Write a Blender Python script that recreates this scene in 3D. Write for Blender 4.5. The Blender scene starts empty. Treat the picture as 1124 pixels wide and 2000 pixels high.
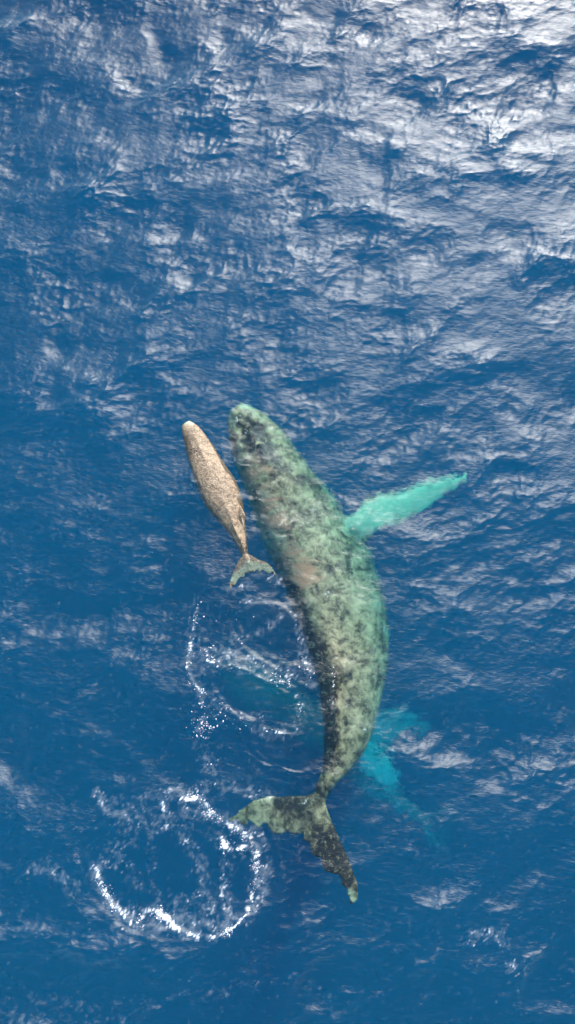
import bpy, bmesh, math, random
import numpy as np
from mathutils import Vector

scene = bpy.context.scene
col = scene.collection
R = math.radians
rng = np.random.default_rng(11)
random.seed(5)

# ------------------------------------------------------------------ camera (a drone 22 m up)
CAM_H, TILT, VFOV = 22.0, R(15.0), R(60.0)
cam_d = bpy.data.cameras.new("camera")
cam = bpy.data.objects.new("camera", cam_d)
col.objects.link(cam)
cam.location = (0, 0, CAM_H)
cam.rotation_euler = (TILT, 0, 0)
cam_d.sensor_fit = 'VERTICAL'
cam_d.angle = VFOV
cam_d.clip_start = 0.1
cam_d.clip_end = 6000
scene.camera = cam

# ------------------------------------------------------------------ sky, sun, exposure
SUN_EL, SUN_AZ = R(33.5), R(17.0)          # azimuth clockwise from +Y
world = bpy.data.worlds.new("World")
scene.world = world
world.use_nodes = True
wn, wl = world.node_tree.nodes, world.node_tree.links
sky = wn.new('ShaderNodeTexSky')
sky.sky_type = 'NISHITA'
sky.sun_disc = False
sky.sun_elevation = SUN_EL
sky.sun_rotation = SUN_AZ
sky.dust_density = 0.3
sky.air_density = 1.4
sky.ozone_density = 2.5
wl.new(sky.outputs[0], wn['Background'].inputs['Color'])
wn['Background'].inputs['Strength'].default_value = 0.15

sun_d = bpy.data.lights.new("sun", 'SUN')
sun_d.energy = 4.0
sun_d.angle = R(0.53)
sun_d.color = (1.0, 0.94, 0.85)
sun = bpy.data.objects.new("sun", sun_d)
col.objects.link(sun)
to_sun = Vector((math.sin(SUN_AZ) * math.cos(SUN_EL), math.cos(SUN_AZ) * math.cos(SUN_EL), math.sin(SUN_EL)))
sun.rotation_euler = to_sun.to_track_quat('Z', 'Y').to_euler()
sun.location = to_sun * 60

scene.view_settings.view_transform = 'Standard'
scene.view_settings.look = 'None'
scene.view_settings.gamma = 1.0
scene.view_settings.exposure = 1.27
scene.render.engine = 'CYCLES'
cy = scene.cycles
cy.max_bounces = 7
cy.use_adaptive_sampling = True
cy.adaptive_threshold = 0.02
cy.adaptive_min_samples = 24
cy.diffuse_bounces = 2
cy.glossy_bounces = 2
cy.transmission_bounces = 4
cy.volume_bounces = 2
cy.transparent_max_bounces = 12
cy.caustics_reflective = False
cy.caustics_refractive = False
cy.blur_glossy = 0.0
cy.use_denoising = True
try:
    cy.denoiser = 'OPENIMAGEDENOISE'
    cy.denoising_input_passes = 'RGB_ALBEDO_NORMAL'
    cy.denoising_prefilter = 'ACCURATE'
except Exception:
    pass

# ------------------------------------------------------------------ helpers
T30 = math.tan(VFOV / 2)
FWD = np.array([0, math.sin(TILT), -math.cos(TILT)])
UPV = np.array([0, math.cos(TILT), math.sin(TILT)])


def at(px, py, z=0.0):
    """World point at height z that is seen at photo pixel (px, py), light bent at the sea surface."""
    d = FWD + np.array([1, 0, 0]) * (px - 562) / 1000 * T30 + UPV * (1000 - py) / 1000 * T30
    d = d / np.linalg.norm(d)
    if z >= 0:
        t = (z - CAM_H) / d[2]
        return np.array([0, 0, CAM_H]) + d * t
    p = np.array([0, 0, CAM_H]) + d * (-CAM_H / d[2])
    n = 1.0 / 1.33
    c = -d[2]
    h = d * n
    h[2] = -math.sqrt(max(0, 1 - n * n * (1 - c * c)))
    return p + h * (z / h[2])


def spline(pts, n):
    """Catmull-Rom resample of rows of numbers to n rows."""
    P = np.asarray(pts, float)
    P = np.vstack([2 * P[0] - P[1], P, 2 * P[-1] - P[-2]])
    m = len(P) - 3
    out = []
    for u in np.linspace(0, m - 1e-6, n):
        i = int(u)
        t = u - i
        a, b, c, d = P[i:i + 4]
        out.append(.5 * (2 * b + (c - a) * t + (2 * a - 5 * b + 4 * c - d) * t * t + (3 * b - a - 3 * c + d) * t ** 3))
    return np.array(out)


def mesh_obj(name, verts, faces, mat=None, parent=None, smooth=True):
    me = bpy.data.meshes.new(name)
    me.from_pydata([tuple(map(float, v)) for v in verts], [], [tuple(map(int, f)) for f in faces])
    me.update()
    if smooth:
        me.polygons.foreach_set('use_smooth', [True] * len(me.polygons))
    if mat:
        me.materials.append(mat)
    o = bpy.data.objects.new(name, me)
    col.objects.link(o)
    if parent:
        o.parent = parent
    return o


class NT:
    """Short-hand for building node trees."""
    def __init__(self, name):
        self.m = bpy.data.materials.new(name)
        self.m.use_nodes = True
        self.t = self.m.node_tree
        self.t.nodes.clear()
        self.out = self.t.nodes.new('ShaderNodeOutputMaterial')

    def n(self, kind, **kw):
        nd = self.t.nodes.new('ShaderNode' + kind)
        for k, v in kw.items():
            if k.startswith('_'):
                setattr(nd, k[1:], v)
            else:
                key = k.replace('_', ' ')
                self.set(nd, key, v)
        return nd

    def set(self, nd, key, v):
        s = nd.inputs[int(key[1:])] if key[0] == 'i' and key[1:].isdigit() else nd.inputs[key]
        if isinstance(v, bpy.types.NodeSocket):
            self.t.links.new(v, s)
        elif isinstance(v, bpy.types.Node):
            self.t.links.new(v.outputs[0], s)
        else:
            s.default_value = v

    def math(self, op, a, b=0.0, c=0.0):
        return self.n('Math', _operation=op, i0=a, i1=b, i2=c).outputs[0]

    def noise(self, vec, scale, detail=4, rough=.55, dist=0.0):
        return self.n('TexNoise', Vector=vec, Scale=scale, Detail=detail, Roughness=rough, Distortion=dist).outputs[0]

    def ramp(self, v, lo, hi, a=0.0, b=1.0, smooth=True):
        nd = self.t.nodes.new('ShaderNodeMapRange')
        nd.interpolation_type = 'SMOOTHSTEP' if smooth else 'LINEAR'
        for i, x in zip(range(5), (v, lo, hi, a, b)):
            self.set(nd, 'i%d' % i, x)
        return nd.outputs[0]

    def mixc(self, f, a, b, mode='MIX'):
        nd = self.t.nodes.new('ShaderNodeMix')
        nd.data_type = 'RGBA'
        nd.blend_type = mode
        for s, v in ((nd.inputs[0], f), (nd.inputs[6], a), (nd.inputs[7], b)):
            if isinstance(v, bpy.types.NodeSocket):
                self.t.links.new(v, s)
            else:
                s.default_value = v if not isinstance(v, tuple) or len(v) == 4 else (*v, 1)
        return nd.outputs[2]


# ------------------------------------------------------------------ photo traces shared by sea and foam
def P(lst, z=0.0):
    return np.array([at(x, y, z)[:2] for x, y in lst])


FOAM_LINES = [   # (pixels, half width m, strength)
    ([(191, 1695), (205, 1722), (222, 1752), (245, 1772), (268, 1783), (290, 1770), (318, 1782), (345, 1806), (380, 1820), (425, 1827), (455, 1812)], .065, 1.0),
    ([(455, 1812), (478, 1790), (490, 1755), (500, 1705), (498, 1670), (488, 1640)], .06, .9),
    ([(355, 1560), (385, 1562), (405, 1588), (435, 1604), (470, 1622), (490, 1640), (503, 1668)], .085, .95),
    ([(432, 1632), (445, 1655), (465, 1658), (485, 1648)], .08, .8),
    ([(318, 1568), (322, 1585)], .06, .7),
    ([(383, 1185), (378, 1215), (372, 1240), (366, 1275), (363, 1302)], .06, .7),
    ([(388, 1262), (398, 1268), (400, 1285), (420, 1285)], .06, .7),
    ([(363, 1302), (374, 1330), (390, 1352), (393, 1382)], .05, .85),
    ([(418, 1365), (432, 1382), (455, 1395)], .035, .5),
    ([(586, 1382), (576, 1398), (568, 1408)], .035, .5),
    ([(420, 1295), (460, 1292), (500, 1308), (540, 1318), (575, 1335), (583, 1360), (586, 1385)], .03, .5),
    ([(505, 1425), (530, 1428), (560, 1432)], .04, .6),
    ([(590, 1265), (600, 1285), (606, 1300)], .035, .7),
    ([(405, 1490), (418, 1515)], .03, .6),
    ([(650, 1283), (654, 1310), (652, 1345), (649, 1390)], .02, .55),
]
FOAM_LACE = [   # thin streaky lace round the swirls
    ([(440, 1150), (465, 1150), (500, 1130), (545, 1135)], .08, .35),
    ([(560, 1180), (540, 1210), (500, 1235), (455, 1240)], .10, .28),
    ([(330, 1600), (300, 1630), (255, 1650), (225, 1690)], .12, .22),
    ([(250, 1700), (300, 1740), (370, 1760), (430, 1745)], .16, .22),
    ([(230, 1580), (290, 1605), (340, 1605), (380, 1585)], .26, .26),
    ([(200, 1700), (215, 1660), (250, 1625), (300, 1610)], .2, .2),
    ([(355, 1640), (385, 1665), (400, 1710), (405, 1775)], .16, .3),
    ([(410, 1620), (440, 1660), (443, 1720), (448, 1790)], .14, .25),
    ([(290, 1640), (300, 1665), (297, 1700)], .14, .18),
    ([(250, 1780), (330, 1790), (400, 1810), (450, 1800)], .22, .35),
    ([(185, 1545), (215, 1580), (240, 1590)], .10, .45),
    ([(520, 1560), (440, 1540), (360, 1545), (270, 1560)], .14, .3),
    ([(500, 1625), (515, 1680), (510, 1740), (490, 1800)], .13, .35),
    ([(370, 1190), (385, 1250), (380, 1320), (395, 1390), (400, 1440), (412, 1500)], .25, .2),
    ([(400, 1275), (450, 1280), (510, 1290), (570, 1310)], .25, .35),
    ([(395, 1340), (420, 1375), (460, 1400), (520, 1405)], .12, .28),
    ([(590, 1360), (575, 1410), (540, 1430), (490, 1430)], .14, .28),
    ([(575, 1180), (590, 1240), (605, 1290), (612, 1330)], .12, .35),
    ([(470, 1170), (520, 1170), (560, 1190)], .08, .3),
    ([(330, 1950), (420, 1940), (520, 1920), (600, 1930), (660, 1980)], .10, .14),
    ([(60, 1690), (110, 1700), (150, 1730)], .16, .25),
    ([(0, 1985), (90, 1970), (180, 1985), (260, 1985)], .3, .14),
    ([(910, 1840), (945, 1822), (980, 1832)], .16, .3),
    ([(1000, 1890), (1040, 1905)], .12, .28),
    ([(980, 1800), (1000, 1850), (1010, 1890), (1020, 1950)], .08, .18),
]
CALM = [  # smooth footprints left by the flukes: centre, semi-axes m, turn
    ((330, 1690), (1.55, 1.05), -.25), ((470, 1690), (.55, .95), .1),
    ((490, 1360), (1.0, .55), -.55), ((530, 1215), (.75, .55), -.5),
    ((560, 1470), (.9, .5), -.3), ((235, 1650), (.8, .7), 0.0),
]


def near(X, Y, pts, w, f, out):
    """out = max(out, f(distance to the line)) inside a window of w metres round it."""
    lo, hi = pts.min(0) - w, pts.max(0) + w
    j0, j1 = (int(np.clip((v - X[0, 0]) / DX, 0, X.shape[1])) for v in (lo[0], hi[0]))
    i0, i1 = (int(np.clip((v - Y[0, 0]) / DX, 0, X.shape[0])) for v in (lo[1], hi[1]))
    if i1 > i0 and j1 > j0:
        sl = (slice(i0, i1), slice(j0, j1))
        out[sl] = np.maximum(out[sl], f(seg_dist(X[sl], Y[sl], pts)))


def seg_dist(X, Y, pts):
    d = np.full(X.shape, 1e9)
    for a, b in zip(pts[:-1], pts[1:]):
        v = b - a
        L = max(float(v @ v), 1e-9)
        t = np.clip(((X - a[0]) * v[0] + (Y - a[1]) * v[1]) / L, 0, 1)
        d = np.minimum(d, np.hypot(X - a[0] - t * v[0], Y - a[1] - t * v[1]))
    return d


# ------------------------------------------------------------------ the sea: one closed body of water
NX, NY, DX = 800, 1000, 0.034          # fine waves where the drone looks, coarser to the horizon
X0, Y0 = -NX * DX / 2, -8.6
LX, LY = NX * DX, NY * DX


def wave_field():
    """Random sea with a wind direction; returns height and two horizontal (choppy) shifts."""
    n = 1024
    L = n * DX
    k1 = np.fft.fftfreq(n, DX) * 2 * np.pi
    KX, KY = np.meshgrid(k1, k1)
    K = np.hypot(KX, KY)
    K[0, 0] = 1e-6
    ang = np.arctan2(KY, KX)
    H = np.zeros((n, n), complex)
    # (peak wavelength m, band, rms height m, wind angle, spread power)
    for lam, band, rms, wang, sp in ((8.0, .45, .050, R(-70), 3), (4.2, .5, .040, R(-115), 2), (2.1, .5, .0235, R(-60), 1.2),
                                     (1.0, .5, .0110, R(-50), 1), (.5, .5, .0052, R(-65), .8), (.25, .4, .0031, R(-50), .6), (.14, .3, .0013, R(-60), .6)):
        kp = 2 * np.pi / lam
        S = np.exp(-.5 * (np.log(K / kp) / band) ** 2) / K
        S = S * (np.abs(np.cos((ang - wang))) ** sp + .12)
        N = rng.normal(size=(n, n)) + 1j * rng.normal(size=(n, n))
        F = N * S
        F[0, 0] = 0
        h = np.real(np.fft.ifft2(F))
        H += F * (rms / h.std())
    h = np.real(np.fft.ifft2(H))
    dx = np.real(np.fft.ifft2(-1j * KX / K * H))
    dy = np.real(np.fft.ifft2(-1j * KY / K * H))
    return np.real(np.fft.ifft2(np.where(K < 2 * np.pi / 2.6, H, 0))), h, dx, dy


def smooth_noise(n, lam, seed):
    g = np.random.default_rng(seed)
    k1 = np.fft.fftfreq(n, DX)
    KX, KY = np.meshgrid(k1, k1)
    F = np.fft.fft2(g.normal(size=(n, n))) * np.exp(-.5 * ((KX ** 2 + KY ** 2) * lam ** 2))
    h = np.real(np.fft.ifft2(F))
    return (h - h.mean()) / h.std()


def build_sea(mat):
    low, h, dx, dy = wave_field()
    gust = np.clip(1 + .26 * smooth_noise(1024, 3.2, 3) + .16 * smooth_noise(1024, 1.2, 4), .45, 1.7)
    low, h, dx, dy, gust = (a[:NY, :NX] for a in (low, h, dx, dy, gust))
    xs = X0 + (np.arange(NX) + .5) * DX
    ys = Y0 + (np.arange(NY) + .5) * DX
    X, Y = np.meshgrid(xs, ys)
    calm = np.zeros_like(X)
    rings = np.zeros_like(X)
    for (cx, cy_), (ra, rb), th in CALM:
        c = at(cx, cy_)
        u, v = X - c[0], Y - c[1]
        uu, vv = u * math.cos(th) + v * math.sin(th), -u * math.sin(th) + v * math.cos(th)
        r = np.hypot(uu / ra, vv / rb)
        calm = np.maximum(calm, np.clip((1.25 - r) / .5, 0, 1))
        rr = np.maximum(r - 1, 0) * min(ra, rb)
        wob = r * min(ra, rb) + .05 * np.sin(3 * np.arctan2(vv, uu) + ra * 9)
        rings = rings + .0055 * np.sin(2 * np.pi * wob / .2) * np.exp(-(rr / .55) ** 2) * (r > .8)
    calm = calm * calm * (3 - 2 * calm)
    foam = np.zeros_like(X)
    lace = np.zeros_like(X)
    for pts, w, s in FOAM_LINES:
        p = spline(P(pts), 3 * len(pts))
        near(X, Y, p, 4 * w, lambda d: s * np.clip(1.25 - d / (w * .85), 0, 1), foam)
        near(X, Y, p, 8 * w, lambda d: .45 * s * np.clip(1.2 - d / (w * 2.6), 0, 1), lace)
    for pts, w, s in FOAM_LACE:
        near(X, Y, spline(P(pts), 3 * len(pts)), 3 * w, lambda d: s * np.clip(1.5 - d / (w * 1.2), 0, 1), lace)
    fr = sum(smooth_noise(1024, lam, 40 + i) * a for i, (lam, a) in enumerate(((.30, .5), (.14, .45), (.07, .38), (.035, .3))))[:NY, :NX]
    rd = (smooth_noise(1024, .42, 51) + .55 * smooth_noise(1024, .2, 52) + .28 * smooth_noise(1024, .1, 53))[:NY, :NX]
    rd2 = (smooth_noise(1024, .25, 54) + .5 * smooth_noise(1024, .12, 55))[:NY, :NX]
    ridge = np.maximum(1 - np.abs(rd) * 4.5, 1 - np.abs(rd2) * 4.5) + .25 * fr
    sst = lambda v, a, b: (lambda t: t * t * (3 - 2 * t))(np.clip((v - a) / (b - a), 0, 1))
    solid = foam
    patch = smooth_noise(1024, .35, 61)[:NY, :NX]
    fine = sum(smooth_noise(1024, lam, 70 + i) * a for i, (lam, a) in enumerate(((.09, .55), (.045, .6), (.022, .5))))[:NY, :NX]
    foam = .85 * sst(foam * (1 + .7 * patch) + .55 * fine * (foam > .02), .9, 1.8)
    foam = np.maximum(foam, .45 * sst((ridge + .35 * fine) * lace * (1 + .5 * patch) * 1.5, .2, 1.1))
    foam = np.maximum(foam, .10 * sst(lace + .15 * fr, .15, .7))
    amp = gust * (1 - .62 * calm)
    # fade to flat at the rim of the fine patch
    ex = np.clip(np.minimum(X - X0, X0 + LX - X) / 1.2, 0, 1)
    ey = np.clip(np.minimum(Y - Y0, Y0 + LY - Y) / 1.2, 0, 1)
    fade = ex * ey
    amp = amp * fade
    # soft raised rims of the swirls
    quiet = np.zeros_like(X)
    for pts, w in (([(455, 800), (560, 950), (650, 1150), (690, 1300), (660, 1480), (610, 1590)], 1.6), ([(362, 825), (430, 950), (480, 1110)], .9),
                   ([(690, 1020), (900, 930)], .8), ([(450, 1600), (600, 1590), (690, 1760)], .7)):
        near(X, Y, P(pts), 2.2 * w, lambda d: np.clip(2 - d / w, 0, 1), quiet)
    h = h - low * .75 * quiet * quiet * (3 - 2 * quiet)
    Z = h * amp + rings * fade + .02 * solid * fade
    VX, VY = X - 1.05 * dx * amp, Y - 1.05 * dy * amp
    # coarse flat sheets from the fine patch to the horizon, sides and a deep bottom close the volume
    A = (foam, calm)
    VX[:, 0], VX[:, -1], VY[0, :], VY[-1, :] = X0, X0 + LX, Y0, Y0 + LY
    top = np.stack([VX, VY, Z], -1).reshape(-1, 3)
    idx = np.arange(NY * NX).reshape(NY, NX)
    quads = np.stack([idx[:-1, :-1], idx[:-1, 1:], idx[1:, 1:], idx[1:, :-1]], -1).reshape(-1, 4)
    F, D = 2500.0, -90.0
    cx, cyy = (-F, X0, X0 + LX, F), (-F, Y0, Y0 + LY, F)
    extra, ef = [], []

    def quad(*p):
        b = NY * NX + len(extra)
        extra.extend(p)
        ef.append((b, b + 1, b + 2, b + 3))
    for i in range(3):
        for j in range(3):
            if (i, j) != (1, 1):
                quad((cx[i], cyy[j], 0), (cx[i + 1], cyy[j], 0), (cx[i + 1], cyy[j + 1], 0), (cx[i], cyy[j + 1], 0))
    quad((-F, -F, D), (-F, F, D), (F, F, D), (F, -F, D))
    quad((-F, -F, 0), (-F, -F, D), (F, -F, D), (F, -F, 0))
    quad((F, -F, 0), (F, -F, D), (F, F, D), (F, F, 0))
    quad((F, F, 0), (F, F, D), (-F, F, D), (-F, F, 0))
    quad((-F, F, 0), (-F, F, D), (-F, -F, D), (-F, -F, 0))
    m = len(extra)
    verts = np.concatenate([top, np.array(extra)]).astype(np.float32)
    me = bpy.data.meshes.new("sea")
    loops = np.concatenate([quads.ravel(), np.array(ef).ravel()])
    npoly = len(quads) + len(ef)
    me.vertices.add(len(verts))
    me.vertices.foreach_set('co', verts.ravel())
    me.loops.add(len(loops))
    me.loops.foreach_set('vertex_index', loops.astype(np.int32))
    me.polygons.add(npoly)
    me.polygons.foreach_set('loop_start', (np.arange(npoly) * 4).astype(np.int32))
    sm = np.ones(npoly, bool)
    sm[len(quads):] = False
    me.update(calc_edges=True)
    me.polygons.foreach_set('use_smooth', sm)
    for nm, a in zip(("foam", "calm"), A):
        at_ = me.attributes.new(nm, 'FLOAT', 'POINT')
        at_.data.foreach_set('value', np.concatenate([a.ravel(), np.zeros(m)]).astype(np.float32))
    me.validate()
    me.materials.append(mat)
    o = bpy.data.objects.new("sea", me)
    col.objects.link(o)
    o["kind"] = "structure"
    o["label"] = "deep blue rippled open sea seen from above"
    return (xs, ys, VX, VY, Z)


def sea_material():
    N = NT("sea_water")
    co = N.n('NewGeometry').outputs['Position']
    foam = N.n('Attribute', _attribute_name='foam').outputs['Fac']
    calm = N.n('Attribute', _attribute_name='calm').outputs['Fac']
    # capillary ripples, stretched across the wind
    mp = N.n('Mapping', Vector=co, Rotation=(0, 0, R(28)), Scale=(1, 2.0, 1))
    r1 = N.noise(mp, 6.0, 3, .6, .6)
    hgt = N.math('MULTIPLY', r1, N.ramp(calm, 0, 1, .017, .006, False))
    bump = N.n('Bump', Strength=1.0, Distance=1.0, Height=hgt)
    back = N.n('NewGeometry').outputs['Backfacing']
    fres = N.n('Fresnel', IOR=N.ramp(back, 0, 1, 1.333, 1 / 1.333, False))
    refl = N.n('BsdfGlossy', _distribution='BECKMANN', Color=(1, 1, 1, 1), Roughness=WATER_ROUGH, Normal=bump)
    refr = N.n('BsdfRefraction', Color=(1, 1, 1, 1), Roughness=0.0, IOR=1.333, Normal=bump)
    clear = N.n('BsdfTransparent', Color=(1, 1, 1, 1))
    trans = N.n('MixShader', Fac=CLEAR, i1=refr, i2=clear)
    water = N.n('MixShader', Fac=fres, i1=trans, i2=refl)
    fo = foam
    white = N.n('BsdfDiffuse', Color=(.78, .8, .8, 1))
    surf = N.n('MixShader', Fac=fo, i1=water, i2=white)
    N.t.links.new(surf.outputs[0], N.out.inputs['Surface'])
    ab = N.n('VolumeAbsorption', Color=(0, 0, 0, 1), Density=1.0)
    sc = N.n('VolumeScatter', Color=(1, 1, 1, 1), Density=1.0, Anisotropy=0.0)
    # coefficients per metre
    A, S = ABSORB, SCATTER
    ab.inputs['Color'].default_value = tuple(1 - a for a in A) + (1,)
    smax = max(S)
    sc.inputs['Color'].default_value = tuple(s / smax for s in S) + (1,)
    sc.inputs['Density'].default_value = smax
    add = N.n('AddShader', i0=ab, i1=sc)
    N.t.links.new(add.outputs[0], N.out.inputs['Volume'])
    N.m.cycles.homogeneous_volume = True
    return N.m


WATER_ROUGH = .465
CLEAR = .44
ABSORB = (.46, .070, .048)
SCATTER = (.0000, .037, .073)
SEA_GRID = build_sea(sea_material())


def on_sea(x, y):
    """Where the water particle resting at (x, y) has been carried by the waves."""
    xs, ys, VX, VY, Z = SEA_GRID
    i = int(np.clip((y - ys[0]) / DX, 1, NY - 2))
    j = int(np.clip((x - xs[0]) / DX, 1, NX - 2))
    return np.array([x + VX[i, j] - xs[j], y + VY[i, j] - ys[i], Z[i, j]])


# ------------------------------------------------------------------ whales
def loft(bm, rings):
    """rings: list of (n,3) arrays -> closed tube with end caps."""
    prev = None
    loops = []
    for r in rings:
        loops.append([bm.verts.new(tuple(p)) for p in r])
    n = len(loops[0])
    for a, b in zip(loops[:-1], loops[1:]):
        for i in range(n):
            bm.faces.new((a[i], a[(i + 1) % n], b[(i + 1) % n], b[i]))
    bm.faces.new(loops[0][::-1])
    bm.faces.new(loops[-1])


def body_rings(stations, n=120, k=48):
    """stations rows: left px, left py, right px, right py, z of its back, half height, roll deg, ridge height, ridge side shift."""
    rows = []
    for lx, ly, rx, ry, top, hh, roll, ridge, shift in stations:
        z = top - hh * .8
        a, b = at(lx, ly, z), at(rx, ry, z)
        rows.append(np.concatenate([a, b, [hh, roll, ridge, shift, top]]))
    S = spline(rows, n)
    rings = []
    for s in S:
        a, b, (hh, roll, ridge, shift, top) = s[:3], s[3:6], s[6:]
        c = (a + b) / 2
        side = b - a
        w = np.linalg.norm(side) / 2
        side = side / (2 * w)
        up = np.array([0, 0, 1.0])
        rr = R(roll)
        ring = []
        for i in range(k):
            th = 2 * math.pi * i / k
            cx, sx = math.cos(th), math.sin(th)
            u = w * math.copysign(abs(cx) ** .92, cx)
            v = hh * math.copysign(abs(sx) ** .92, sx)
            if sx > 0:
                v += ridge * math.exp(-((u / w - shift) / .16) ** 2)
            # roll the section but keep its plan width
            u2 = u
            v2 = v + math.tan(rr) * u * (1 if sx > 0 else .6)
            ring.append(c + side * u2 + up * v2)
        ring = np.array(ring)
        ring[:, 2] += top - ring[:, 2].max()
        rings.append(ring)
    return rings


def blade(bm, lead, trail, zs, thick, n=40, k=20, rag=0.0):
    """A fin between two traced edges (pixels), root to tip; zs, thick: value lists along it."""
    A = spline(lead, n)
    B = spline(trail, n)
    if rag:
        g = np.random.default_rng(len(lead) * 7 + int(lead[0][0]))
        B = B + g.normal(size=(n, 1)) * rag * np.linspace(.5, 1, n)[:, None] * (B - A) / np.linalg.norm(B - A, axis=1)[:, None]
        A = A + np.convolve(g.normal(size=n + 4), np.ones(3) / 3, 'same')[2:-2, None] * rag * .5 * (A - B) / np.linalg.norm(B - A, axis=1)[:, None]
    Z = np.interp(np.linspace(0, 1, n), np.linspace(0, 1, len(zs)), zs)
    Tk = np.interp(np.linspace(0, 1, n), np.linspace(0, 1, len(thick)), thick)
    rings = []
    for i in range(n):
        a, b = at(A[i][0], A[i][1], Z[i]), at(B[i][0], B[i][1], Z[i])
        c, h = (a + b) / 2, (a - b) / 2
        ring = []
        for j in range(k):
            th = 2 * math.pi * j / k
            prof = math.sin(th) * (.62 + .38 * math.cos(th))   # thicker toward the leading edge
            ring.append(c + h * math.cos(th) + np.array([0, 0, 1]) * Tk[i] * prof)
        rings.append(ring)
    loft(bm, rings)


def knobs(bm, spots, r):
    for p in spots:
        m = bmesh.ops.create_icosphere(bm, subdivisions=2, radius=r * random.uniform(.8, 1.25))
        for v in m['verts']:
            v.co = Vector((v.co.x, v.co.y, v.co.z * .8)) + Vector(tuple(p))


def remeshed(name, bm, voxel, mat, parent, smooth_it=4):
    """Fuse overlapping closed shapes into one continuous skin."""
    me = bpy.data.meshes.new(name)
    bm.normal_update()
    bmesh.ops.recalc_face_normals(bm, faces=bm.faces)
    bm.to_mesh(me)
    bm.free()
    o = bpy.data.objects.new(name, me)
    col.objects.link(o)
    md = o.modifiers.new("r", 'REMESH')
    md.mode = 'VOXEL'
    md.voxel_size = voxel
    sm = o.modifiers.new("s", 'SMOOTH')
    sm.iterations = smooth_it
    sm.factor = .5
    dg = bpy.context.evaluated_depsgraph_get()
    new = bpy.data.meshes.new_from_object(o.evaluated_get(dg))
    o.modifiers.clear()
    o.data = new
    bpy.data.meshes.remove(me)
    new.name = name
    new.polygons.foreach_set('use_smooth', [True] * len(new.polygons))
    new.materials.clear()
    new.materials.append(mat)
    o.parent = parent
    return o


def empty(name, label, cat, loc):
    o = bpy.data.objects.new(name, None)
    col.objects.link(o)
    o.location = tuple(loc)
    o.empty_display_size = .3
    o["label"] = label
    o["category"] = cat
    return o


def adopt(child, parent):
    """Parent while keeping world-space vertices."""
    child.parent = parent
    child.matrix_parent_inverse = parent.matrix_basis.inverted()


def point_attr(o, name, fn):
    me = o.data
    n = len(me.vertices)
    c = np.empty(n * 3, np.float32)
    me.vertices.foreach_get('co', c)
    v = fn(c.reshape(-1, 3)).astype(np.float32)
    a = me.attributes.get(name) or me.attributes.new(name, 'FLOAT', 'POINT')
    a.data.foreach_set('value', v)


def whale_skin(name, dark, mid, pale, white, scale=1.0, bias=0.0, rough=.35, speck=.5, soft=1.0):
    N = NT(name)
    co = N.n('NewGeometry').outputs['Position']
    pig = N.n('Attribute', _attribute_name='white').outputs['Fac']
    drk = N.n('Attribute', _attribute_name='dark').outputs['Fac']
    big = N.noise(co, 1.6 * scale, 5, .6, .4)
    med = N.noise(co, 4.2 * scale, 6, .62, .6)
    fin = N.noise(co, 12 * scale, 5, .7, .5)
    m = N.math('ADD', N.math('ADD', N.math('MULTIPLY', big, .3), N.math('MULTIPLY', med, .8)), N.math('MULTIPLY', fin, .7))
    m = N.math('ADD', N.math('SUBTRACT', m, .9 - bias), N.math('MULTIPLY', drk, -.3))
    c = N.mixc(N.ramp(m, -.2 * soft, -.01, smooth=False), dark, mid)
    c = N.mixc(N.ramp(m, -.05, .2 * soft, smooth=False), c, pale)
    tan = N.n('Attribute', _attribute_name='tan').outputs['Fac']  # mask for brownish sky reflection painted onto the skin
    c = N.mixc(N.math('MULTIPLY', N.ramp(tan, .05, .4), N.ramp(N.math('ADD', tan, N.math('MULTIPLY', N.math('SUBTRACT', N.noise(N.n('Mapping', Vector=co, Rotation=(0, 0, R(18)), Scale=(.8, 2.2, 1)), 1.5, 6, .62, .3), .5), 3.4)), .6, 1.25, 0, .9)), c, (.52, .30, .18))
    dots = N.ramp(N.noise(co, 17 * scale, 3, .7), .56, .66)
    c = N.mixc(N.math('MULTIPLY', dots, N.math('ADD', speck, N.math('MULTIPLY', drk, .35))), c, pale)
    wm = N.ramp(N.math('ADD', pig, N.math('MULTIPLY', N.math('SUBTRACT', med, .5), 1.8)), .3, .95)
    c = N.mixc(wm, c, white)
    bh = N.math('ADD', N.math('MULTIPLY', med, .05), N.math('MULTIPLY', fin, .02))
    bump = N.n('Bump', Strength=.8, Distance=1.0, Height=bh)
    b = N.n('BsdfPrincipled', Base_Color=c, Roughness=rough, Normal=bump)
    b.inputs['Specular IOR Level'].default_value = .4
    N.t.links.new(b.outputs[0], N.out.inputs['Surface'])
    return N.m


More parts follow.
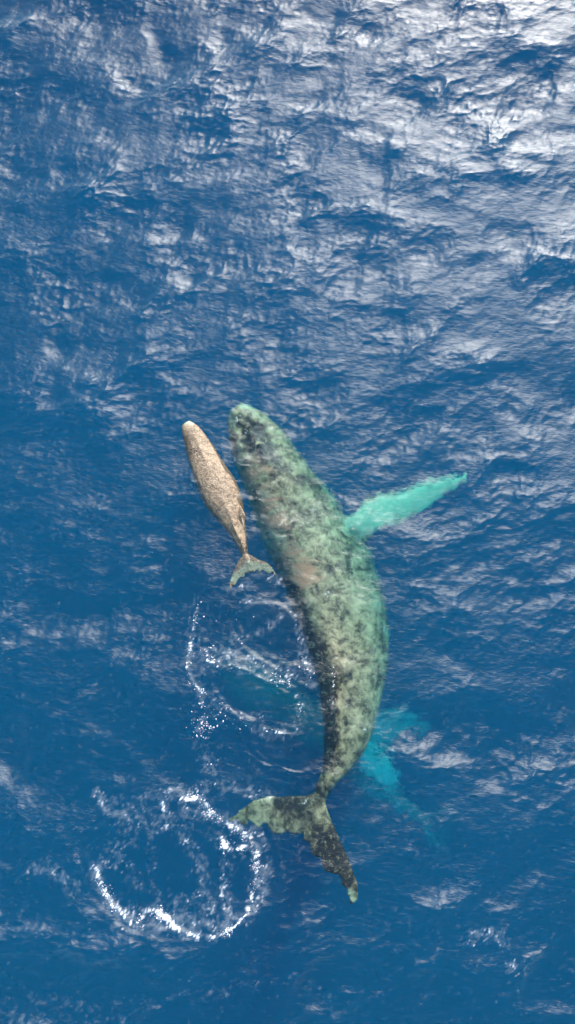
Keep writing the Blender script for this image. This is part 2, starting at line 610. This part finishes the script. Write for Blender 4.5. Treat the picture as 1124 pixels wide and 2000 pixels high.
# ---- mother humpback -------------------------------------------------
mother = empty("whale", "large mottled grey-green adult whale just under the surface, turquoise flipper spread right", "whale", at(640, 1150, -.9))
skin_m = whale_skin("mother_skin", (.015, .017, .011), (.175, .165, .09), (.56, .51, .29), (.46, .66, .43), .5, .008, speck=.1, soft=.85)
M_ST = [  # left px, right px, z of back, half height, roll, ridge, ridge shift
    (449, 800, 474, 786, -0.36, 0.12, 0, 0, 0),
    (444, 822, 508, 800, -0.31, 0.28, 0, 0, 0),
    (447, 858, 548, 832, -0.26, 0.46, -4, 0.02, -0.2),
    (460, 902, 580, 872, -0.22, 0.62, -7, 0.04, -0.2),
    (477, 950, 622, 925, -0.19, 0.85, -9, 0.02, -0.2),
    (494, 1000, 662, 972, -0.26, 1, -11, 0, -0.3),
    (510, 1042, 690, 1020, -0.25, 1.05, -12, 0, -0.3),
    (530, 1085, 725, 1066, -0.25, 1.05, -13, 0, -0.3),
    (550, 1135, 741, 1115, -0.24, 1.02, -14, 0, -0.35),
    (572, 1190, 757, 1170, -0.2, 0.96, -15, 0.02, -0.38),
    (594, 1245, 765, 1225, -0.14, 0.88, -16, 0.05, -0.42),
    (612, 1295, 765, 1285, -0.03, 0.74, -17, 0.15, -0.46),
    (624, 1345, 755, 1342, -0, 0.62, -17, 0.18, -0.46),
    (631, 1400, 740, 1400, -0.02, 0.52, -16, 0.15, -0.5),
    (634, 1450, 722, 1453, -0.06, 0.43, -12, 0.12, -0.5),
    (631, 1495, 692, 1498, -0.09, 0.33, -6, 0.1, -0.3),
    (621, 1528, 662, 1527, -0.1, 0.24, 0, 0.07, 0),
    (611, 1552, 640, 1556, -0.12, 0.17, 0, 0.05, 0),
    (600, 1590, 628, 1592, -0.16, 0.1, 0, 0.02, 0),
    (594, 1618, 606, 1620, -0.2, 0.04, 0, 0, 0),
]
bm = bmesh.new()
loft(bm, body_rings(M_ST))
# right flipper, knobbed leading edge
blade(bm, [(655, 1000), (690, 1003), (720, 974), (742, 964), (775, 962), (800, 955), (822, 944), (860, 935), (896, 929), (913, 918)],
      [(690, 1075), (716, 1058), (742, 1034), (765, 1027), (788, 1022), (808, 1008), (830, 992), (858, 972), (896, 950), (921, 934)],
      [-1.05, -1.1, -1.25, -1.3, -1.3, -1.2], [.26, .22, .15, .12, .09, .04], rag=2.0)
kn = [at(x, y, -1.28) for x, y in ((722, 973), (741, 965), (762, 962), (781, 960), (804, 954), (818, 946), (842, 940), (862, 935), (880, 932), (897, 928))]
knobs(bm, kn[::2], .10)
knobs(bm, kn[1::2], .06)
# flukes
blade(bm, [(628, 1546), (600, 1551), (565, 1553), (530, 1553), (495, 1562), (465, 1583), (444, 1600)],
      [(606, 1632), (588, 1630), (565, 1637), (535, 1631), (505, 1621), (474, 1616), (446, 1608)],
      [-.27, -.27, -.3, -.34, -.4, -.46], [.15, .11, .08, .06, .05, .025], rag=2.2)
blade(bm, [(630, 1550), (641, 1580), (655, 1615), (672, 1652), (690, 1693), (701, 1730), (702, 1750), (697, 1766)],
      [(590, 1600), (588, 1632), (600, 1656), (622, 1690), (648, 1716), (670, 1736), (675, 1752), (677, 1766)],
      [-.27, -.24, -.18, -.13, -.1, -.1, -.1], [.15, .11, .08, .06, .05, .04, .02], rag=2.2)
# tubercles on the head
knobs(bm, [at(x, y, z) for x, y, z in ((458, 806, -.33), (472, 806, -.3), (484, 812, -.28), (468, 822, -.26), (482, 834, -.24), (492, 852, -.22), (502, 868, -.2), (462, 846, -.3), (470, 872, -.3), (482, 896, -.3), (515, 830, -.32), (530, 846, -.32), (545, 866, -.34), (556, 884, -.36), (498, 822, -.27), (475, 856, -.24))], .07)
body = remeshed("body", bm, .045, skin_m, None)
adopt(body, mother)
fl = P([(715, 1020), (780, 992), (850, 955), (905, 932)], -1.28)
fk = P([(690, 1763), (684, 1740)], -.1)
ch = P([(450, 800), (500, 800)], -.95)
rt = P([(725, 1075), (755, 1180), (760, 1260)], -1.0)


def mother_white(c):
    w = .98 * np.clip(1.15 - seg_dist(c[:, 0], c[:, 1], fl) / .85, 0, 1)
    w = np.maximum(w, .45 * np.clip(1.2 - seg_dist(c[:, 0], c[:, 1], fk) / .15, 0, 1))
    w = np.maximum(w, .5 * np.clip(1.2 - seg_dist(c[:, 0], c[:, 1], ch) / .25, 0, 1))
    w = np.maximum(w, .55 * np.clip(1.2 - seg_dist(c[:, 0], c[:, 1], rt) / .5, 0, 1) * .4)
    return w


dk1, dk2 = P([(630, 1650), (660, 1690), (685, 1720)]), P([(500, 850), (520, 880)])
dk3 = P([(590, 1565), (615, 1545), (560, 1560)])
flank_shade = P([(535, 1085), (572, 1170), (614, 1290), (632, 1400), (635, 1480)])  # left flank: shade painted into the skin colour, along with some black pigment


def mother_dark(c):
    w = .75 * np.clip(1.3 - seg_dist(c[:, 0], c[:, 1], dk1) / .5, 0, 1)
    w = np.maximum(w, np.clip(1.3 - seg_dist(c[:, 0], c[:, 1], dk2) / .35, 0, 1))
    w = np.maximum(w, .6 * np.clip(1.3 - seg_dist(c[:, 0], c[:, 1], dk3) / .35, 0, 1))
    return np.maximum(w, 1.2 * np.clip(1.3 - seg_dist(c[:, 0], c[:, 1], flank_shade) / .33, 0, 1))


point_attr(body, "white", mother_white)
point_attr(body, "dark", mother_dark)
sky_refl = P([(500, 920), (525, 1000), (555, 1060), (585, 1120)], -.4)  # brown sky reflections off the water, painted into the skin colour
point_attr(body, "tan", lambda c: np.clip(1.3 - seg_dist(c[:, 0], c[:, 1], sky_refl) / .7, 0, 1))

# ---- calf ------------------------------------------------------------
calf = empty("whale", "small tan brown calf at the surface beside the adult's head", "whale", at(430, 960, 0))
skin_c = whale_skin("calf_skin", (.055, .036, .022), (.20, .137, .082), (.40, .285, .178), (.34, .38, .25), 2.3, .01, .3, .1, soft=1.25)
C_ST = [
    (356, 831, 371, 821, 0.06, 0.07, 0, 0, 0),
    (355, 842, 390, 834, 0.09, 0.14, 0, 0, 0),
    (361, 868, 412, 862, 0.12, 0.22, 0, 0.03, 0),
    (370, 905, 436, 900, 0.16, 0.3, 0, 0.03, 0),
    (384, 948, 461, 938, 0.17, 0.34, 0, 0, 0),
    (401, 985, 473, 975, 0.16, 0.34, 0, 0.02, 0),
    (425, 1014, 478, 1008, 0.14, 0.28, 0, 0.06, 0),
    (447, 1040, 481, 1035, 0.11, 0.2, 0, 0.08, -0.2),
    (463, 1064, 483, 1061, 0.08, 0.15, 0, 0.06, 0),
    (472, 1084, 486, 1083, -0.04, 0.09, 0, 0.03, 0),
    (478, 1105, 494, 1103, -0.04, 0.05, 0, 0.01, 0),
    (487, 1116, 493, 1115, -0.04, 0.02, 0, 0, 0),
]
bm = bmesh.new()
loft(bm, body_rings(C_ST, 90, 40))
blade(bm, [(484, 1080), (471, 1088), (461, 1104), (453, 1122), (448, 1138), (448, 1149)],
      [(494, 1112), (490, 1119), (478, 1127), (466, 1136), (458, 1145), (453, 1151)],
      [-.04, -.09, -.12, -.11, -.08], [.06, .045, .03, .025, .015], 30, 16)
blade(bm, [(482, 1080), (492, 1084), (505, 1092), (519, 1096), (532, 1108), (541, 1122)],
      [(486, 1110), (494, 1119), (506, 1117), (518, 1120), (530, 1121), (539, 1126)],
      [-.04, -.09, -.12, -.11, -.08], [.06, .045, .03, .025, .015], 30, 16)
# small hooked dorsal fin
blade(bm, [(470, 985), (473, 992), (477, 999), (480, 1006)], [(466, 1012), (472, 1012), (478, 1012), (481, 1011)],
      [.06, .10, .13, .13], [.05, .04, .03, .015], 12, 10)
cbody = remeshed("body", bm, .022, skin_c, None, 3)
adopt(cbody, calf)
cw1 = P([(360, 824), (376, 828)])
cw2 = P([(460, 1130), (486, 1104), (525, 1112)])


def calf_white(c):
    w = .75 * np.clip(1.2 - seg_dist(c[:, 0], c[:, 1], cw1) / .12, 0, 1)
    return np.maximum(w, .95 * np.clip(1.2 - seg_dist(c[:, 0], c[:, 1], cw2) / .22, 0, 1))


point_attr(cbody, "white", calf_white)
point_attr(cbody, "dark", lambda c: .5 * np.clip(1.3 - seg_dist(c[:, 0], c[:, 1], P([(362, 850), (372, 885)])) / .1, 0, 1))

# ---- deep whale ------------------------------------------------------
deep = empty("whale", "dim teal whale deep below the adult's tail, its bright cyan flipper showing at the right", "whale", at(640, 1450, -6))
skin_d = whale_skin("deep_skin", (.04, .045, .045), (.11, .12, .12), (.24, .26, .26), (.88, .9, .88), .9, .0)
DZ = -6.8
D_ST = [
    (418, 1300, 432, 1282, DZ + .15, .15, 0, 0, 0),
    (418, 1330, 462, 1276, DZ + .4, .4, 0, 0, 0),
    (440, 1372, 510, 1290, DZ + .7, .7, 0, 0, 0),
    (480, 1412, 570, 1318, DZ + .95, .95, 0, 0, 0),
    (530, 1452, 625, 1356, DZ + 1.0, 1.0, 0, 0, 0),
    (585, 1490, 675, 1400, DZ + .95, .95, 0, 0, 0),
    (640, 1526, 722, 1448, DZ + .8, .8, 0, 0, 0),
    (695, 1560, 765, 1500, DZ + .1 + .6, .6, 0, 0, 0),
    (745, 1588, 800, 1548, DZ + .2 + .4, .4, 0, .05, 0),
    (795, 1608, 830, 1585, DZ + .3 + .25, .25, 0, .05, 0),
    (838, 1622, 852, 1612, DZ + .3 + .12, .12, 0, 0, 0),
    (855, 1630, 862, 1624, DZ + .3 + .05, .05, 0, 0, 0),
]
bm = bmesh.new()
loft(bm, body_rings(D_ST, 80, 32))
blade(bm, [(655, 1400), (700, 1392), (745, 1380), (790, 1378), (835, 1390)], [(690, 1470), (730, 1478), (775, 1468), (810, 1440), (840, 1402)],
      [DZ + .2, DZ + .1, DZ, DZ - .2], [.2, .15, .1, .04])
blade(bm, [(675, 1440), (710, 1436), (745, 1455), (775, 1490), (790, 1530)], [(670, 1475), (695, 1500), (725, 1525), (760, 1545), (788, 1536)],
      [DZ + 1.0, DZ + 2.4, DZ + 2.8, DZ + 2.2], [.2, .15, .1, .04])
blade(bm, [(840, 1605), (860, 1590), (885, 1585), (905, 1590)], [(855, 1635), (872, 1622), (890, 1606), (906, 1596)],
      [DZ + .3, DZ + .3, DZ + .2], [.12, .08, .03])
blade(bm, [(835, 1615), (842, 1640), (858, 1662), (880, 1678)], [(862, 1622), (872, 1640), (880, 1658), (884, 1674)],
      [DZ + .3, DZ + .3, DZ + .2], [.12, .08, .03])
dbody = remeshed("body", bm, .06, skin_d, None)
adopt(dbody, deep)
dw = P([(690, 1440), (740, 1425), (830, 1395)], DZ)
dw2 = P([(700, 1470), (745, 1500), (785, 1532)], DZ + 2.4)


def deep_white(c):
    a = np.clip(1.2 - seg_dist(c[:, 0], c[:, 1], dw) / 1.0, 0, 1) * .75
    a = np.maximum(a, np.clip(1.2 - seg_dist(c[:, 0], c[:, 1], P([(730, 1540), (800, 1590), (885, 1640)], DZ)) / .8, 0, 1) * .5)
    b = np.clip(1.3 - seg_dist(c[:, 0], c[:, 1], dw2) / .5, 0, 1) * (c[:, 2] > DZ + .9)
    return np.maximum(a, b)


point_attr(dbody, "white", deep_white)
point_attr(dbody, "dark", lambda c: np.zeros(len(c)))


# ------------------------------------------------------------------ foam: clumps of bubbles riding on the surface
def foam_material():
    N = NT("foam_white")
    b = N.n('BsdfPrincipled', Base_Color=(.66, .65, .66, 1), Roughness=.7)
    b.inputs['Subsurface Weight'].default_value = 0.0
    N.t.links.new(b.outputs[0], N.out.inputs['Surface'])
    return N.m


FOAM_MAT = foam_material()
_t = bmesh.new()
bmesh.ops.create_icosphere(_t, subdivisions=1, radius=1.0)
DOME_V = np.array([v.co[:] for v in _t.verts])
DOME_F = np.array([[v.index for v in f.verts] for f in _t.faces])
_t.free()


def foam_object(label, blobs):
    """blobs: (x, y, radius); squashed, uneven bubbles of froth resting on the waves."""
    V, F = [], []
    for x, y, r in blobs:
        a = random.uniform(0, 6.28)
        st = random.uniform(1, 1.9)
        jig = 1 + .25 * rng.normal(size=(len(DOME_V), 1))
        d = DOME_V * jig * np.array([r * st, r / st ** .5, r * .55])
        c, s_ = math.cos(a), math.sin(a)
        d = np.stack([d[:, 0] * c - d[:, 1] * s_, d[:, 0] * s_ + d[:, 1] * c, d[:, 2]], -1) + on_sea(x, y) + np.array([0, 0, r * .15])
        F.append(DOME_F + len(V) * len(DOME_V))
        V.append(d)
    o = mesh_obj("foam", np.concatenate(V), np.concatenate(F), FOAM_MAT)
    o["kind"] = "stuff"
    o["label"] = label
    o["category"] = "foam"
    return o


def froth(lines, per_m, spread, rmin, rmax, clump=.6):
    out = []
    for pts, w, s in lines:
        p = spline(P(pts), 60)
        L = np.linalg.norm(np.diff(p, axis=0), axis=1).sum()
        dens = smooth_line(60)
        for _ in range(int(L * per_m * s * s)):
            i = int(rng.choice(60, p=dens))
            c = p[i] + rng.normal(size=2) * w * spread * (.3 + rng.random())
            for _ in range(1 + int(rng.exponential(clump * 3))):
                q = c + rng.normal(size=2) * .035
                out.append((q[0], q[1], float(np.clip(rmin * math.exp(rng.normal() * .55), rmin * .5, rmax))))
    return out


def smooth_line(n):
    v = np.convolve(rng.normal(size=n + 12), np.hanning(9), 'same')[6:-6]
    v = np.exp(1.5 * v / v.std())
    return v / v.sum()


foam_object("white foam ring round the smooth swirl at the lower left, off the adult's fluke tip", froth(FOAM_LINES[:5], 36, .8, .006, .022, .7))
drops = froth(FOAM_LINES[5:], 32, .8, .0065, .018, .5)
trail = [([(385, 1180), (376, 1230), (372, 1300), (392, 1400), (400, 1450), (412, 1520)], .22, .9),
         ([(410, 1170), (440, 1200), (520, 1250)], .3, .45), ([(400, 1405), (450, 1420), (470, 1418)], .12, .9),
         ([(400, 1275), (470, 1290), (560, 1310)], .15, .7), ([(590, 1260), (612, 1320)], .1, .8)]
drops += froth(trail, 24, .9, .0075, .02, .0)
foam_object("scattered white bubbles and foam flecks trailing below the calf's flukes", drops)

# ------------------------------------------------------------------ blowholes and barnacles on the whales
def plain(name, c, r=.5):
    N = NT(name)
    nz = N.noise(N.n('NewGeometry').outputs['Position'], 40, 3)
    colr = N.mixc(nz, tuple(x * .6 for x in c), tuple(min(1, x * 1.3) for x in c))
    b = N.n('BsdfPrincipled', Base_Color=colr, Roughness=r)
    N.t.links.new(b.outputs[0], N.out.inputs['Surface'])
    return N.m


def top_of(o, x, y):
    """Highest point of a body over (x, y)."""
    ok, p, nrm, _ = o.ray_cast(o.matrix_world.inverted() @ Vector((x, y, 5)), Vector((0, 0, -1)))
    return (o.matrix_world @ p if ok else Vector((x, y, 0)))


bpy.context.view_layer.update()


def blowhole(body_o, thing, px, py, z, hx, hy, size, mat_slit, mat_lip):
    """Two slits in a V with a raised lip in front, (hx, hy) = heading of the head."""
    c = at(px, py, z)
    hd = np.array([hx, hy]) / math.hypot(hx, hy)
    sd = np.array([hd[1], -hd[0]])
    lipv, lipf = [], []
    for k in range(13):                      # horseshoe lip
        t = (k / 12 - .5) * 2.4
        q = c[:2] + (hd * math.cos(t) * 1.0 + sd * math.sin(t) * .8) * size
        tp = top_of(body_o, q[0], q[1])
        r = size * .2 * (1.15 - abs(t) / 1.5)
        rad = hd * math.cos(t) + sd * math.sin(t)
        for m in range(6):
            a = m * math.pi / 3
            w = rad * math.cos(a) * r
            lipv.append((tp.x + w[0], tp.y + w[1], tp.z + math.sin(a) * r * .8))
        if k:
            for m in range(6):
                lipf.append((6 * (k - 1) + m, 6 * (k - 1) + (m + 1) % 6, 6 * k + (m + 1) % 6, 6 * k + m))
    lip = mesh_obj("blowhole", lipv, lipf, mat_lip)
    adopt(lip, thing)
    for sgn in (-1, 1):
        v = []
        for k in range(16):
            a = 2 * math.pi * k / 16
            u, w = math.cos(a) * .55 * size, math.sin(a) * .11 * size
            q = c[:2] + hd * (u - .05 * size) + sd * (w + sgn * (.24 - .22 * u / size) * size)
            tp = top_of(body_o, q[0], q[1])
            v.append((tp.x, tp.y, tp.z + .006))
        cen = np.mean(v, axis=0)
        cen[2] -= .004
        sl = mesh_obj("nostril", v + [tuple(cen)], [(k, (k + 1) % 16, 16) for k in range(16)], mat_slit)
        adopt(sl, lip)


slit = plain("nostril_black", (.02, .016, .014), .3)
blowhole(cbody, calf, 380, 876, .3, -.45, .9, .105, slit, skin_c)
blowhole(body, mother, 512, 878, -.3, -.55, .85, .2, slit, skin_m)
barn = plain("barnacle_white", (.66, .64, .58))


def BARN(V, F):
    o = mesh_obj("barnacle", np.concatenate(V), np.concatenate(F), barn)
    o["kind"] = "stuff"
    return o



for px, py, n, sp in ((463, 817, 9, 2.6), (757, 1222, 6, 2.0), (714, 1425, 4, 1.5), (480, 842, 4, 2), (598, 1567, 4, 2), (636, 1160, 3, 3), (452, 800, 5, 3)):
    V, F = [], []
    for k in range(n):
        c = at(px + random.gauss(0, sp), py + random.gauss(0, sp), -.3)
        tp = top_of(body, c[0], c[1])
        if tp.z > -.001 and (px, py) == (757, 1222):
            tp.z = -.7
        r = random.uniform(.018, .036)
        d = DOME_V * np.array([r, r, r * .7]) + np.array(tp)
        F.append(DOME_F + len(V) * len(DOME_V))
        V.append(d)
    adopt(BARN(V, F), mother)
